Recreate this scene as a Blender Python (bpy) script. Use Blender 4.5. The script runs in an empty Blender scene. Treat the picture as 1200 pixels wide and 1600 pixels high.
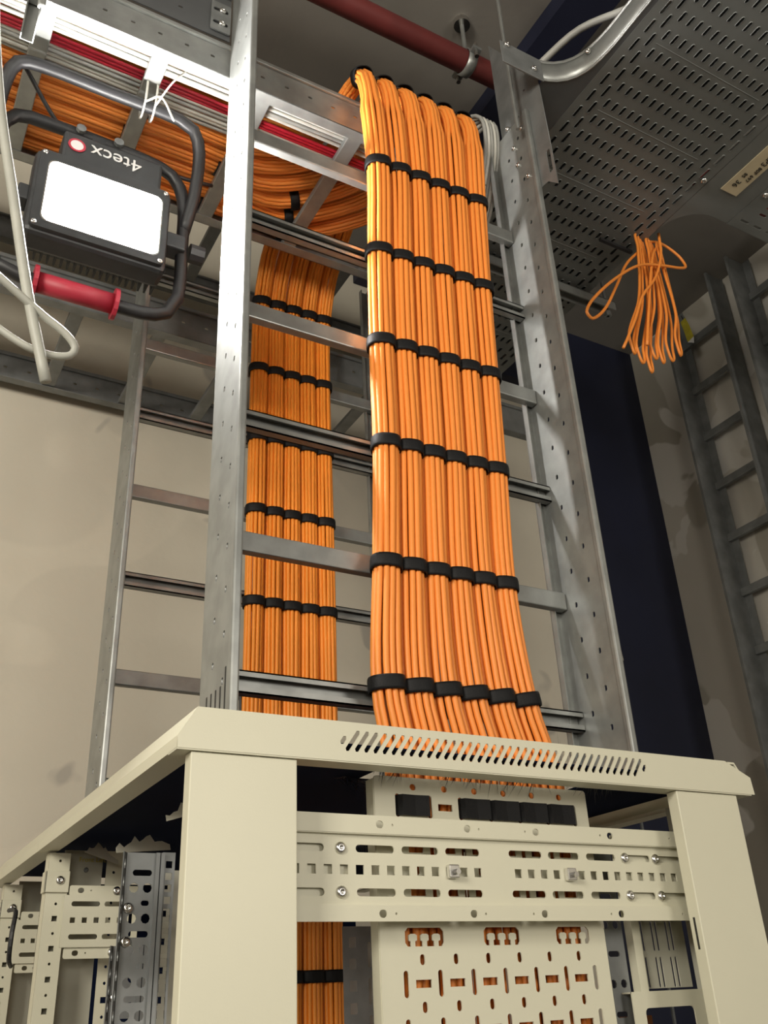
import bpy, bmesh, math, random
from mathutils import Vector, Matrix
random.seed(7)
PI = math.pi
sc = bpy.context.scene
COL = sc.collection

# ------------------------------------------------------------------ camera, world, lights, exposure
cam_d = bpy.data.cameras.new('camera'); cam = bpy.data.objects.new('camera', cam_d); COL.objects.link(cam)
cam_d.sensor_fit = 'VERTICAL'; cam_d.sensor_height = 36.0
cam_d.lens = 36.0 * 1464.77 / 1600.0
cam_d.clip_start = 0.02
cam.matrix_world = (Matrix.Translation((0, 0, 1.806)) @ Matrix.Rotation(math.radians(-30.398), 4, 'Z')
                    @ Matrix.Rotation(math.radians(117.878), 4, 'X') @ Matrix.Rotation(math.radians(-2.9017), 4, 'Z'))
sc.camera = cam
w = bpy.data.worlds.new('world'); sc.world = w; w.use_nodes = True
w.node_tree.nodes['Background'].inputs[0].default_value = (1.0, 0.97, 0.92, 1)
w.node_tree.nodes['Background'].inputs[1].default_value = 0.05
sc.view_settings.view_transform = 'Standard'; sc.view_settings.look = 'None'
sc.view_settings.gamma = 1.0; sc.view_settings.use_curve_mapping = False
sc.view_settings.exposure = 0.0

def area(name, loc, target, size, power, color):
    d = bpy.data.lights.new(name, 'AREA'); d.energy = power; d.color = color; d.size = size
    o = bpy.data.objects.new(name, d); COL.objects.link(o); o.location = loc
    o.rotation_euler = (Vector(target) - Vector(loc)).to_track_quat('-Z', 'Y').to_euler()
    return o
# work lamps of the room, standing behind the photographer
area('room_lamp', (-1.0, -2.4, 2.3), (0.7, 1.2, 2.3), 0.9, 33, (1.0, 0.93, 0.80))
area('room_lamp_side', (-1.8, -0.6, 2.9), (0.3, 2.1, 2.7), 0.8, 72, (1.0, 0.94, 0.82))
area('room_lamp_far', (1.6, -2.8, 2.6), (0.8, 1.6, 2.4), 0.9, 40, (1.0, 0.94, 0.84))

# ------------------------------------------------------------------ materials
def mat(name, col, rough=0.5, metal=0.0, var=0.0, vscale=8.0, col2=None, bump=0.0, bscale=60.0, stretch=(1, 1, 1), spec=None):
    m = bpy.data.materials.new(name); m.use_nodes = True
    nt = m.node_tree; b = nt.nodes['Principled BSDF']
    b.inputs['Roughness'].default_value = rough; b.inputs['Metallic'].default_value = metal
    if spec is not None: b.inputs['Specular IOR Level'].default_value = spec
    tc = nt.nodes.new('ShaderNodeTexCoord'); mp = nt.nodes.new('ShaderNodeMapping'); mp.inputs['Scale'].default_value = stretch
    nt.links.new(tc.outputs['Object'], mp.inputs[0])
    n = nt.nodes.new('ShaderNodeTexNoise'); n.inputs['Scale'].default_value = vscale; n.inputs['Detail'].default_value = 4
    nt.links.new(mp.outputs[0], n.inputs['Vector'])
    r = nt.nodes.new('ShaderNodeValToRGB')
    c2 = col2 or tuple(c * (1 - var) for c in col)
    r.color_ramp.elements[0].position = 0.35; r.color_ramp.elements[0].color = (*c2, 1)
    r.color_ramp.elements[1].position = 0.65; r.color_ramp.elements[1].color = (*col, 1)
    nt.links.new(n.outputs['Fac'], r.inputs[0]); nt.links.new(r.outputs[0], b.inputs['Base Color'])
    if bump:
        n2 = nt.nodes.new('ShaderNodeTexNoise'); n2.inputs['Scale'].default_value = bscale
        nt.links.new(mp.outputs[0], n2.inputs['Vector'])
        bp = nt.nodes.new('ShaderNodeBump'); bp.inputs['Strength'].default_value = bump; bp.inputs['Distance'].default_value = 0.01
        nt.links.new(n2.outputs['Fac'], bp.inputs['Height']); nt.links.new(bp.outputs[0], b.inputs['Normal'])
    return m

def plaster(name, base, patch, patch2, scale=1.6, th=0.56, seed=0.0):
    m = bpy.data.materials.new(name); m.use_nodes = True
    nt = m.node_tree; b = nt.nodes['Principled BSDF']; b.inputs['Roughness'].default_value = 0.85
    tc = nt.nodes.new('ShaderNodeTexCoord'); mp = nt.nodes.new('ShaderNodeMapping')
    mp.inputs['Location'].default_value = (seed, seed * 0.7, seed * 1.3)
    nt.links.new(tc.outputs['Object'], mp.inputs[0])
    def noise(s, d):
        n = nt.nodes.new('ShaderNodeTexNoise'); n.inputs['Scale'].default_value = s; n.inputs['Detail'].default_value = d
        n.inputs['Distortion'].default_value = 0.4
        nt.links.new(mp.outputs[0], n.inputs['Vector']); return n
    def ramp(n, a, bpos, c1, c2):
        r = nt.nodes.new('ShaderNodeValToRGB'); e = r.color_ramp.elements
        e[0].position = a; e[0].color = c1; e[1].position = bpos; e[1].color = c2
        nt.links.new(n.outputs['Fac'], r.inputs[0]); return r
    def mix(f, a, c):
        x = nt.nodes.new('ShaderNodeMix'); x.data_type = 'RGBA'
        nt.links.new(f.outputs[0], x.inputs['Factor']); nt.links.new(a, x.inputs['A']); x.inputs['B'].default_value = (*c, 1)
        return x.outputs['Result']
    n0 = noise(5, 5); r0 = ramp(n0, .3, .7, (*[c * .93 for c in base], 1), (*base, 1))
    W, K = (1, 1, 1, 1), (0, 0, 0, 1)
    f1 = ramp(noise(scale, 2), th, th + .012, K, W)
    f2 = ramp(noise(scale * 2.3, 3), th + .07, th + .09, K, W)
    c = mix(f1, r0.outputs[0], patch); c = mix(f2, c, patch2)
    nt.links.new(c, b.inputs['Base Color'])
    bp = nt.nodes.new('ShaderNodeBump'); bp.inputs['Strength'].default_value = 0.08; bp.inputs['Distance'].default_value = 0.01
    nt.links.new(noise(40, 4).outputs['Fac'], bp.inputs['Height']); nt.links.new(bp.outputs[0], b.inputs['Normal'])
    return m

def emit(name, col, s):
    m = bpy.data.materials.new(name); m.use_nodes = True; b = m.node_tree.nodes['Principled BSDF']
    b.inputs['Base Color'].default_value = (*col, 1); b.inputs['Emission Color'].default_value = (*col, 1)
    b.inputs['Emission Strength'].default_value = s; return m

M = dict(
    galv=mat('galvanised_steel', (0.33, 0.34, 0.33), 0.40, 0.6, 0.22, 25, bump=0.03, bscale=30),
    galv2=mat('dull_galvanised_steel', (0.25, 0.26, 0.26), 0.5, 0.55, 0.25, 20),
    tray=mat('tray_steel', (0.20, 0.21, 0.205), 0.55, 0.55, 0.15, 6),
    trayd=mat('dark_tray_steel', (0.13, 0.135, 0.14), 0.5, 0.6, 0.2, 9),
    chrome=mat('zinc_screw', (0.75, 0.74, 0.72), 0.22, 1.0, 0.15, 90),
    cream=mat('cream_powder_coat', (0.60, 0.58, 0.455), 0.42, 0.0, 0.03, 5, bump=0.02, bscale=400),
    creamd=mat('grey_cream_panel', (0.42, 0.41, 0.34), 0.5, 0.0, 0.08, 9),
    orange=mat('orange_cable_jacket', (0.82, 0.262, 0.040), 0.5, 0.0, 0.08, 5),
    orange2=mat('orange_cable_jacket_rear', (0.86, 0.28, 0.025), 0.5, 0.0, 0.08, 5),
    black=mat('black_hook_tape', (0.004, 0.004, 0.005), 0.62, 0.0, 0.3, 60, bump=0.1, bscale=500, spec=0.3),
    blackp=mat('black_plastic', (0.02, 0.02, 0.022), 0.45, 0.0, 0.2, 30),
    body=mat('lamp_housing', (0.045, 0.047, 0.05), 0.5, 0.3, 0.2, 30),
    navy=mat('dark_navy_paint', (0.010, 0.013, 0.036), 0.6, 0.0, 0.3, 3),
    roofm=mat('dark_navy_roof_sheet', (0.006, 0.011, 0.034), 0.9, 0.0, 0.3, 6, spec=0.1),
    red=mat('red_pipe_paint', (0.165, 0.028, 0.026), 0.55, 0.0, 0.2, 14),
    redc=mat('red_cable_jacket', (0.45, 0.012, 0.03), 0.4),
    redg=mat('red_grip', (0.35, 0.02, 0.04), 0.5),
    white=mat('white_cable_jacket', (0.60, 0.59, 0.54), 0.5, 0.0, 0.1, 20),
    offwhite=mat('offwhite_cable_jacket', (0.36, 0.36, 0.32), 0.5, 0.0, 0.12, 20),  # greyer, darker jacket tone than the white one
    grey=mat('grey_cable_jacket', (0.36, 0.36, 0.34), 0.5, 0.0, 0.15, 20),
    ceil=mat('ceiling_board', (0.205, 0.19, 0.17), 0.9, 0.0, 0.14, 3.0, bump=0.05),
    floor=mat('floor_concrete', (0.25, 0.24, 0.22), 0.8, 0.0, 0.3, 4),
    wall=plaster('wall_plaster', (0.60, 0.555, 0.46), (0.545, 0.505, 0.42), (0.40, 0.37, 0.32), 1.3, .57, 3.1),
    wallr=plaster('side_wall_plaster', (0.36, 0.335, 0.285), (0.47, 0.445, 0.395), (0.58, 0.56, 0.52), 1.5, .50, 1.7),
    label=mat('tan_paper_label', (0.50, 0.43, 0.29), 0.7, 0.0, 0.12, 30),
    ink=mat('black_ink', (0.02, 0.018, 0.015), 0.8),
    yell=mat('yellow_tag', (0.45, 0.38, 0.03), 0.5, 0.0, 0.2, 60),
    yellt=mat('yellow_ink', (0.45, 0.36, 0.04), 0.7),
    paper=mat('torn_white_film', (0.48, 0.46, 0.38), 0.6, 0.0, 0.1, 20),
    decal=mat('white_print', (0.6, 0.6, 0.6), 0.5),
    lens=emit('led_lens', (1.0, 0.97, 0.93), 480.0),
    copper=mat('copper_bar', (0.30, 0.12, 0.05), 0.35, 0.8, 0.3, 20),
)

# ------------------------------------------------------------------ builders
def setp(o, label=None, cat=None, group=None, kind=None):
    if label: o['label'] = label
    if cat: o['category'] = cat
    if group: o['group'] = group
    if kind: o['kind'] = kind
    return o

class Root:
    def __init__(s, name, label, cat, loc, group=None, kind=None):
        s.o = bpy.data.objects.new(name, None); COL.objects.link(s.o); s.o.location = loc
        s.o.empty_display_size = 0.05
        s.off = Vector(loc); setp(s.o, label, cat, group, kind)

def add(name, me, m, parent=None, smooth=False, origin=None):
    """link a mesh given in world coordinates as one object; parent is a Root or an object already under one"""
    me.materials.clear(); me.materials.append(M[m] if isinstance(m, str) else m)
    me.name = name
    if smooth:
        me.polygons.foreach_set('use_smooth', [True] * len(me.polygons))
    o = bpy.data.objects.new(name, me); COL.objects.link(o)
    if isinstance(parent, Root):
        me.transform(Matrix.Translation(-parent.off)); o.parent = parent.o; o['_off'] = list(parent.off)
    elif parent is not None:
        off = Vector(parent['_off']); me.transform(Matrix.Translation(-off)); o.parent = parent; o['_off'] = list(off)
    else:
        if origin is not None:
            me.transform(Matrix.Translation(-Vector(origin))); o.location = origin
        o['_off'] = list(origin or (0, 0, 0))
    return o

def tome(bm):
    me = bpy.data.meshes.new('m'); bm.to_mesh(me); bm.free(); return me

def box_me(*boxes, bevel=0.0):
    bm = bmesh.new()
    for (x0, x1, y0, y1, z0, z1) in boxes:
        v = [bm.verts.new((x, y, z)) for z in (z0, z1) for y in (y0, y1) for x in (x0, x1)]
        for f in ((0, 2, 3, 1), (4, 5, 7, 6), (0, 1, 5, 4), (2, 6, 7, 3), (0, 4, 6, 2), (1, 3, 7, 5)):
            bm.faces.new([v[i] for i in f])
    if bevel:
        bmesh.ops.bevel(bm, geom=bm.edges[:], offset=bevel, segments=2, affect='EDGES', profile=0.5)
    return tome(bm)

def poly_prism(pts, o, u, v, t):
    """closed outline pts (2D) in the plane o + a*u + b*v, given thickness t along u x v"""
    o, u, v = Vector(o), Vector(u), Vector(v); n = u.cross(v).normalized() * t
    bm = bmesh.new()
    a = [bm.verts.new(o + u * p[0] + v * p[1]) for p in pts]; b = [bm.verts.new(o + u * p[0] + v * p[1] + n) for p in pts]
    bm.faces.new(list(reversed(a))); bm.faces.new(b)
    k = len(pts)
    for i in range(k): bm.faces.new((a[i], a[(i + 1) % k], b[(i + 1) % k], b[i]))
    return tome(bm)

def plate_me(outer, holes, o, u, v, t):
    """sheet with real holes: outer and holes are 2D outlines in the plane o + a*u + b*v"""
    cu = bpy.data.curves.new('c', 'CURVE'); cu.dimensions = '2D'; cu.fill_mode = 'BOTH'; cu.extrude = t / 2
    for loop in [outer] + holes:
        s = cu.splines.new('POLY'); s.points.add(len(loop) - 1); s.use_cyclic_u = True
        for i, p in enumerate(loop): s.points[i].co = (p[0], p[1], 0, 1)
    ob = bpy.data.objects.new('c', cu); COL.objects.link(ob)
    bpy.context.view_layer.update()
    dg = bpy.context.evaluated_depsgraph_get()
    me = bpy.data.meshes.new_from_object(ob.evaluated_get(dg))
    bpy.data.objects.remove(ob); bpy.data.curves.remove(cu)
    u, v, o = Vector(u), Vector(v), Vector(o); n = u.cross(v).normalized()
    me.transform(Matrix(((u.x, v.x, n.x, o.x), (u.y, v.y, n.y, o.y), (u.z, v.z, n.z, o.z), (0, 0, 0, 1))))
    return me

def text_me(txt, size, o, u, v, t=0.0004):
    cu = bpy.data.curves.new('t', 'FONT'); cu.body = txt; cu.size = size; cu.extrude = t
    ob = bpy.data.objects.new('t', cu); COL.objects.link(ob); bpy.context.view_layer.update()
    me = bpy.data.meshes.new_from_object(ob.evaluated_get(bpy.context.evaluated_depsgraph_get()))
    bpy.data.objects.remove(ob); bpy.data.curves.remove(cu)
    u, v, o = Vector(u), Vector(v), Vector(o); n = u.cross(v).normalized()
    me.transform(Matrix(((u.x, v.x, n.x, o.x), (u.y, v.y, n.y, o.y), (u.z, v.z, n.z, o.z), (0, 0, 0, 1))))
    return me

def rect(x0, x1, y0, y1, c=0.0, seg=3):
    if c <= 0: return [(x0, y0), (x1, y0), (x1, y1), (x0, y1)]
    r = []
    for cx, cy, a in ((x1 - c, y0 + c, -90), (x1 - c, y1 - c, 0), (x0 + c, y1 - c, 90), (x0 + c, y0 + c, 180)):
        for i in range(seg + 1):
            t = math.radians(a + 90 * i / seg); r.append((cx + c * math.cos(t), cy + c * math.sin(t)))
    return r
def slot(cx, cy, w, h, seg=3): return rect(cx - w / 2, cx + w / 2, cy - h / 2, cy + h / 2, min(w, h) / 2 * 0.98, seg)
def disc(cx, cy, r, n=8): return [(cx + r * math.cos(2 * PI * i / n), cy + r * math.sin(2 * PI * i / n)) for i in range(n)]

def spline(pts, step=0.03, closed=False):
    P = [Vector(p) for p in pts]; out = []; n = len(P)
    for i in range(n if closed else n - 1):
        if closed: a, b, c, d = P[(i - 1) % n], P[i], P[(i + 1) % n], P[(i + 2) % n]
        else: a, b, c, d = P[max(i - 1, 0)], P[i], P[i + 1], P[min(i + 2, n - 1)]
        if (i == 0 and not closed): a = b * 2 - c
        if (i == n - 2 and not closed): d = c * 2 - b
        # centripetal-ish tangents limited by segment length
        L = (c - b).length; k = max(1, int(L / step))
        tb = (c - a) * (L / max((c - b).length + (b - a).length, 1e-6)); tc = (d - b) * (L / max((d - c).length + (c - b).length, 1e-6))
        for j in range(k):
            t = j / k; t2, t3 = t * t, t ** 3
            out.append(b * (2 * t3 - 3 * t2 + 1) + tb * (t3 - 2 * t2 + t) + c * (-2 * t3 + 3 * t2) + tc * (t3 - t2))
    if not closed: out.append(P[-1])
    return out

def frames(path, w0, closed=False):
    n = len(path); T = []
    for i in range(n):
        a = path[(i - 1) % n] if (closed or i) else path[0]; b = path[(i + 1) % n] if (closed or i < n - 1) else path[-1]
        T.append((b - a).normalized())
    W = []; cur = Vector(w0); cur = (cur - T[0] * cur.dot(T[0])).normalized()
    for t in T:
        cur = (cur - t * cur.dot(t)).normalized(); W.append(cur.copy())
    return T, W, [t.cross(x) for t, x in zip(T, W)]

def sweep_me(rings, closed=False, caps=True):
    bm = bmesh.new(); R = [[bm.verts.new(p) for p in ring] for ring in rings]; k = len(R[0])
    for i in range(len(R) if closed else len(R) - 1):
        A, B = R[i], R[(i + 1) % len(R)]
        for j in range(k): bm.faces.new((A[j], A[(j + 1) % k], B[(j + 1) % k], B[j]))
    if caps and not closed:
        bm.faces.new(list(reversed(R[0]))); bm.faces.new(R[-1])
    return tome(bm)

def tube_me(pts, r, n=8, step=0.03, smooth=True, closed=False, w0=(0.3, 0.2, 1), flat=1.0):
    path = spline(pts, step, closed) if smooth else [Vector(p) for p in pts]
    T, W, N = frames(path, w0, closed)
    return sweep_me([[p + x * (r * math.cos(2 * PI * j / n)) + y * (r * flat * math.sin(2 * PI * j / n)) for j in range(n)]
                     for p, x, y in zip(path, W, N)], closed)

def cyl_me(a, b, r, n=12, r2=None):
    a, b = Vector(a), Vector(b); T, W, N = frames([a, b], (0.31, 0.17, 0.9)); r2 = r if r2 is None else r2
    return sweep_me([[p + W[0] * (q * math.cos(2 * PI * j / n)) + N[0] * (q * math.sin(2 * PI * j / n)) for j in range(n)] for p, q in ((a, r), (b, r2))])

def merge(*mes):
    bm = bmesh.new()
    for me in mes: bm.from_mesh(me); bpy.data.meshes.remove(me)
    return tome(bm)

def screw_me(p, d, r=0.006):
    """pan-head screw: domed head plus crossed recess, axis d pointing out"""
    p, d = Vector(p), Vector(d).normalized(); T, W, N = frames([p, p + d], (0.31, 0.17, 0.9)); n = 14
    rings = [[p + d * h + W[0] * (q * math.cos(2 * PI * j / n)) + N[0] * (q * math.sin(2 * PI * j / n)) for j in range(n)]
             for h, q in ((-0.002, r), (r * .25, r), (r * .5, r * .75), (r * .6, r * .35), (r * .5, r * .28), (r * .3, r * .1))]
    return sweep_me(rings)

# ------------------------------------------------------------------ the room
def struct(name, me, m, label=None, parent=None):
    o = add(name, me, m, parent); setp(o, label, None, None, 'structure'); return o
CZ = 4.15; BY = 2.25; RX = 2.5
struct('floor', box_me((-2.6, RX + .1, -4.1, BY + .1, -0.1, 0)), 'floor', 'grey concrete floor of the equipment room')
struct('ceiling', box_me((-2.6, RX + .1, -4.1, BY + .1, CZ, CZ + .1)), 'ceil', 'dull grey ceiling board above the trays')
struct('wall_back', box_me((-2.6, RX + .1, BY, BY + .1, 0, CZ)), 'wall', 'beige plaster wall with patched areas behind the ladders')
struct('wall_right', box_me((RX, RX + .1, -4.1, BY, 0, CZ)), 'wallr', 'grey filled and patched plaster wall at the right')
struct('wall_left', box_me((-2.7, -2.6, -4.1, BY, 0, CZ)), 'wall', 'beige plaster wall at the far left')
struct('wall_front', box_me((-2.6, RX, -4.2, -4.1, 0, CZ)), 'wall', 'beige plaster wall behind the photographer')
struct('wall_column', box_me((1.98, RX - .002, 2.185, BY, 0, CZ - .002)), 'navy', 'dark navy full-height panel in the corner beside the grey wall')
struct('trim_1', box_me((1.5, 1.98, 2.19, BY, 3.84, CZ - .002)), 'navy', 'dark navy strip at the top of the back wall')
struct('trim_2', box_me((1.24, 1.37, -1.0, BY - .002, CZ - .06, CZ - .001)), 'navy', 'dark strip running along the ceiling')
struct('trim_3', box_me((2.12, 2.128, 2.179, 2.185, 0, 3.2)), 'galv2', 'thin pale edge strip on the dark corner panel')
flap = poly_prism([(0, 0), (.012, -.03), (.03, -.09), (.045, -.10), (.04, -.04), (.018, .03), (.004, .05)], (2.115, 2.178, 2.88), (1, 0, 0), (0, 0, 1), .002)
setp(add('torn_tape', flap, 'paper', origin=(2.115, 2.178, 2.88)), 'scrap of torn white tape on the dark corner panel', 'tape')

# ------------------------------------------------------------------ rack cabinet
rack = Root('rack_cabinet', 'cream steel rack cabinet with slotted top fascia and open perforated frame', 'cabinet', (0.71, 1.5, 0))
fx0, fx1, ft, fb = 0.2945, 1.148, 2.100, 2.055
FY = 0.95
slots = []
for i in range(39):
    x = 0.488 + i * 0.01205; dz = 0.0105 if 0 < i < 38 else 0.004
    cz = 2.079
    a = Vector((0.0075, dz)); w_ = 0.0026
    if i in (0, 38): a = Vector((0.002, 0.003))
    n_ = Vector((-a.y, a.x)).normalized() * w_; c_ = Vector((x, cz + (-.0005)))
    e = a.normalized() * w_ * .8
    p = c_ + a; q = c_ - a
    slots.append([tuple(q - n_ * -1), tuple(q - e), tuple(q - n_), tuple(p - n_), tuple(p + e), tuple(p + n_)])
outer = [(fx0, fb), (fx1 + .006, fb), (fx1 + .004, fb + .024), (fx1 - .042, ft), (fx0 + .02, ft), (fx0, ft - .032)]
fascia = add('front_fascia', plate_me(outer, slots, (0, FY, 0), (1, 0, 0), (0, 0, 1), .002), 'cream', rack)
add('fascia_lip', box_me((fx0, fx1, FY, FY + .03, fb - .0015, fb + .0005), (fx0 + .022, fx1 - .046, FY, FY + .02, ft - .002, ft)), 'cream', fascia)
def side_beam(x, s, y0, y1):
    # bent sheet profile: sloping outer face, flat top, under lip
    prof = [(0, fb), (0, fb + .013), (.02, ft), (.034, ft), (.034, ft - .003), (.021, ft - .003), (.003, fb + .012), (.003, fb + .003), (.030, fb + .003), (.030, fb)]
    prof = [(p[0] * s, p[1]) for p in prof]
    return poly_prism(prof if s > 0 else prof[::-1], (x, y0, 0), (1, 0, 0), (0, 0, 1), -(y1 - y0))
for x, s in ((fx0, 1), (fx1, -1)):
    add('side_beam', side_beam(x, s, FY + .002, 1.660), 'cream', rack)
    add('side_beam', side_beam(x, s, 1.662, 2.14), 'cream', rack)
# corner posts (folded sheet covers)
def post(name, x0, x1, y0, y1, hole=None):
    o = add(name, box_me((x0, x1, y0, y1, 0.0, fb - .002), bevel=0.0012), 'cream', rack)
    return o
post('corner_post', .3107, .432, .953, .972)
pr = post('corner_post', 1.002, 1.1195, .953, .972)
add('post_slot', box_me((1.0014, 1.0022, .9615, .9645, 1.855, 1.893)), 'ink', pr)
add('post_core', box_me((.365, .425, .973, .99, 0, fb - .002)), 'creamd', rack)
add('post_core', box_me((1.085, 1.112, .972, 1.06, 0, fb - .002)), 'creamd', rack)
# roof sheet with two cable openings
add('roof_sheet', plate_me(rect(fx0 + .03, fx1 - .03, .965, 2.13), [rect(.594, .935, .985, 1.125), rect(.60, .87, 1.60, 1.70)],
                           (0, 0, 2.078), (1, 0, 0), (0, 1, 0), .003), 'roofm', rack)
# brush bristles around the openings
bm = bmesh.new()
def bristles(x0, x1, y, n, dy):
    for i in range(n):
        x = random.uniform(x0, x1); z = 2.076; L = random.uniform(.02, .05)
        d = Vector((random.uniform(-.5, .8), dy * random.uniform(.3, 1), random.uniform(-.8, -.1))).normalized() * L
        p = Vector((x, y, z)); s = Vector((.0006, 0, 0))
        m1 = p + d * .5 + Vector((0, 0, .002))
        v = [bm.verts.new(q) for q in (p - s, p + s, m1 + s, m1 - s, p + d)]
        bm.faces.new((v[0], v[1], v[2], v[3])); bm.faces.new((v[3], v[2], v[4]))
bristles(.56, .60, .99, 70, 1); bristles(.66, .74, .99, 60, 1); bristles(.74, .80, .99, 40, 1); bristles(.88, .935, .99, 60, 1); bristles(.56, .935, 1.12, 260, -1); bristles(.6, .87, 1.602, 200, 1)
for i in range(90):
    x = random.uniform(.84, .95); p = Vector((x, 1.05 + random.uniform(-.02, .05), 2.08)); d = Vector((random.uniform(-.6, .9), random.uniform(-.4, .2), random.uniform(.2, .8))).normalized() * random.uniform(.03, .07)
    s = Vector((.0005, 0, 0)); v = [bm.verts.new(q) for q in (p - s, p + s, p + d)]; bm.faces.new(v)
o = add('brush', tome(bm), 'blackp', rack); o['kind'] = 'stuff'; o['label'] = 'black brush bristles around the cable openings'

# front mounting rail
RY = 1.0
sq = .0052
holes = []
xs = [.4516 + .0203 * i for i in range(29)]
for x in xs:
    if .70 < x < .74: continue
    holes.append(rect(x - sq, x + sq, 1.947 - sq, 1.947 + sq))
S = [(.4625, .05), (.5535, .051), (.6145, .051), (.675, .05), (.770, .052), (.8315, .051), (.894, .05), (.9545, .053), (1.013, .05)]
for z in (1.970, 1.923):
    for cx, ln in S: holes.append(slot(cx, z, ln, .0085, 4))
rail = add('mounting_rail', plate_me(rect(.405, 1.05, 1.905, 1.990), holes, (0, RY + .004, 0), (1, 0, 0), (0, 0, 1), .002), 'cream', rack)
for (z0, z1, zc) in ((1.986, 2.0065, 1.9965), (1.892, 1.909, 1.900)):
    hs = []
    for x in (.557, .680, .785, .909): hs.append(slot(x, zc, .010, .0085, 4))
    for x in (.574, .697, .768, .892, 1.017): hs.append(disc(x, zc, .0015, 6))
    add('flange', plate_me(rect(.405, 1.05, z0, z1), hs, (0, RY - .003, 0), (1, 0, 0), (0, 0, 1), .002), 'cream', rail)
    zz = z0 if z0 > 1.95 else z1
    add('fold', box_me((.405, 1.05, RY - .003, RY + .004, zz - .001, zz + .001)), 'cream', rail)
for z in (1.970, 1.923):
    for x in (.4415, .496 + .012, .9345, .990):
        add('screw', screw_me((x, RY + .0025, z), (0, -1, 0), .0066), 'chrome', rail, True)
for x in (.6565, .836):
    add('cage_nut', merge(box_me((x - .0072, x + .0072, RY - .005, RY + .003, 1.947 - .0078, 1.947 + .0078), bevel=.0015),
                          cyl_me((x + .001, RY + .002, 1.946), (x + .001, RY - .012, 1.946), .0032, 10)), 'chrome', rail)
for x0, x1 in ((.405, .526), (.923, 1.055)):
    add('rail_bracket', box_me((x0, x1, RY + .010, RY + .013, 1.895, 2.000)), 'cream', rack)

# perforated cable plate behind the rail
PY = 1.03
px = [.602 + .0464 * i for i in range(7)]
holes = []
for zr in (2.027, 1.976, 1.927, 1.829, 1.780, 1.731, 1.682):
    for x in px: holes.append(slot(x, zr, .0066, .028, 3))
    for i in range(6):
        x = (px[i] + px[i + 1]) / 2; holes.append(rect(x - .0105, x + .0105, zr - .0042, zr + .0042))
for zo in (2.050, 1.952, 1.854, 1.805, 1.756, 1.707):
    for i in range(6):
        x = (px[i] + px[i + 1]) / 2; holes.append(slot(x, zo, .0068 if zo < 2 else .009, .0115 if zo < 2 else .008, 3))
for x0 in (.603, .714, .825):
    # comb-shaped openings with three T tabs
    x1 = x0 + .053; zb, zt = 1.868, 1.888
    L = [(x0 + .003, zb), (x0, zb + .004), (x0, zt - .004), (x0 + .004, zt), (x1 - .004, zt), (x1, zt - .004), (x1, zb + .004), (x1 - .003, zb)]
    for c in (x1 - .0105, (x0 + x1) / 2, x0 + .0105):
        L += [(c + .0030, zb), (c + .0030, zb + .0055), (c + .0055, zb + .0065), (c + .0055, zb + .012), (c + .003, zb + .0135),
              (c - .003, zb + .0135), (c - .0055, zb + .012), (c - .0055, zb + .0065), (c - .0030, zb + .0055), (c - .0030, zb)]
    holes.append(L)
add('cable_plate', plate_me(rect(.5695, .9045, 1.3, 2.0615, .004), holes, (0, PY, 0), (1, 0, 0), (0, 0, 1), .002), 'cream', rack)
add('plate_edge', box_me((.5685, .5705, PY, PY + .018, 1.3, 2.058), (.9035, .9055, PY, PY + .018, 1.3, 2.058)), 'cream', rack)

# intermediate and rear frames seen through the open side
def rear_frame(y, xo):
    hs = []
    for i in range(30):
        z = 2.04 - i * .0215
        if i % 2 == 0 and 1 < i: hs.append(rect(xo + .0135, xo + .0215, z - .004, z + .004))
        else: hs.append(disc(xo + .0175, z, .0022, 7))
    p = add('frame_post', plate_me(rect(xo, xo + .033, 1.2, 2.052), hs, (0, y, 0), (1, 0, 0), (0, 0, 1), .002), 'cream', rack)
    add('post_side', box_me((xo, xo + .003, y, y + .03, 0, 2.052), (xo + .030, xo + .033, y, y + .03, 1.2, 2.052), (xo, xo + .033, y, y + .03, 0, 1.2), (xo, xo + .033, y + .028, y + .030, 1.2, 2.052)), 'cream', p)
    c = add('post_clip', box_me((xo - .004, xo + .034, y - .006, y - .002, 1.992, 2.024), (xo - .004, xo - .001, y - .006, y + .02, 1.992, 2.024), bevel=.001), 'cream', p)
    add('screw', screw_me((xo + .019, y - .006, 2.010), (0, -1, 0), .0068), 'chrome', p, True)
    hs = []
    for x0, ln in ((.040, .045), (.092, .036)):
        for z in (1.975, 1.927): hs.append(slot(xo + x0 + ln / 2, z, ln, .0075, 4))
    for i in range(5): hs.append(rect(xo + .040 + i * .0185, xo + .048 + i * .0185, 1.947, 1.955))
    hs.append(slot(xo + .1355, 1.951, .006, .05, 3))
    r = add('rear_rail', plate_me(rect(xo + .028, xo + .148, 1.912, 1.988), hs, (0, y - .008, 0), (1, 0, 0), (0, 0, 1), .002), 'cream', rack)
    for z0, z1 in ((1.988, 2.003), (1.896, 1.912)):
        zc = (z0 + z1) / 2
        add('flange', plate_me(rect(xo + .036, xo + .150, z0, z1, .003), [slot(xo + .054, zc, .010, .008, 3), disc(xo + .070, zc, .0014, 6)], (0, y - .003, 0), (1, 0, 0), (0, 0, 1), .002), 'cream', r)
        add('screw', screw_me((xo + .111, y - .005, zc), (0, -1, 0), .0066), 'chrome', r, True)
    bp = add('back_panel', box_me((xo + .036, xo + .10, y + .06, y + .063, 0.4, 2.066)), 'creamd', rack)
    hs = []
    for i in range(16):
        z = 2.03 - i * .024
        hs.append(disc(xo + .116, z, .0026, 7) if i % 2 or i < 7 else rect(xo + .1115, xo + .1205, z - .0045, z + .0045))
    add('inner_post', plate_me(rect(xo + .103, xo + .130, 1.2, 2.064), hs, (0, y + .045, 0), (1, 0, 0), (0, 0, 1), .002), 'cream', rack)
    return bp
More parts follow.
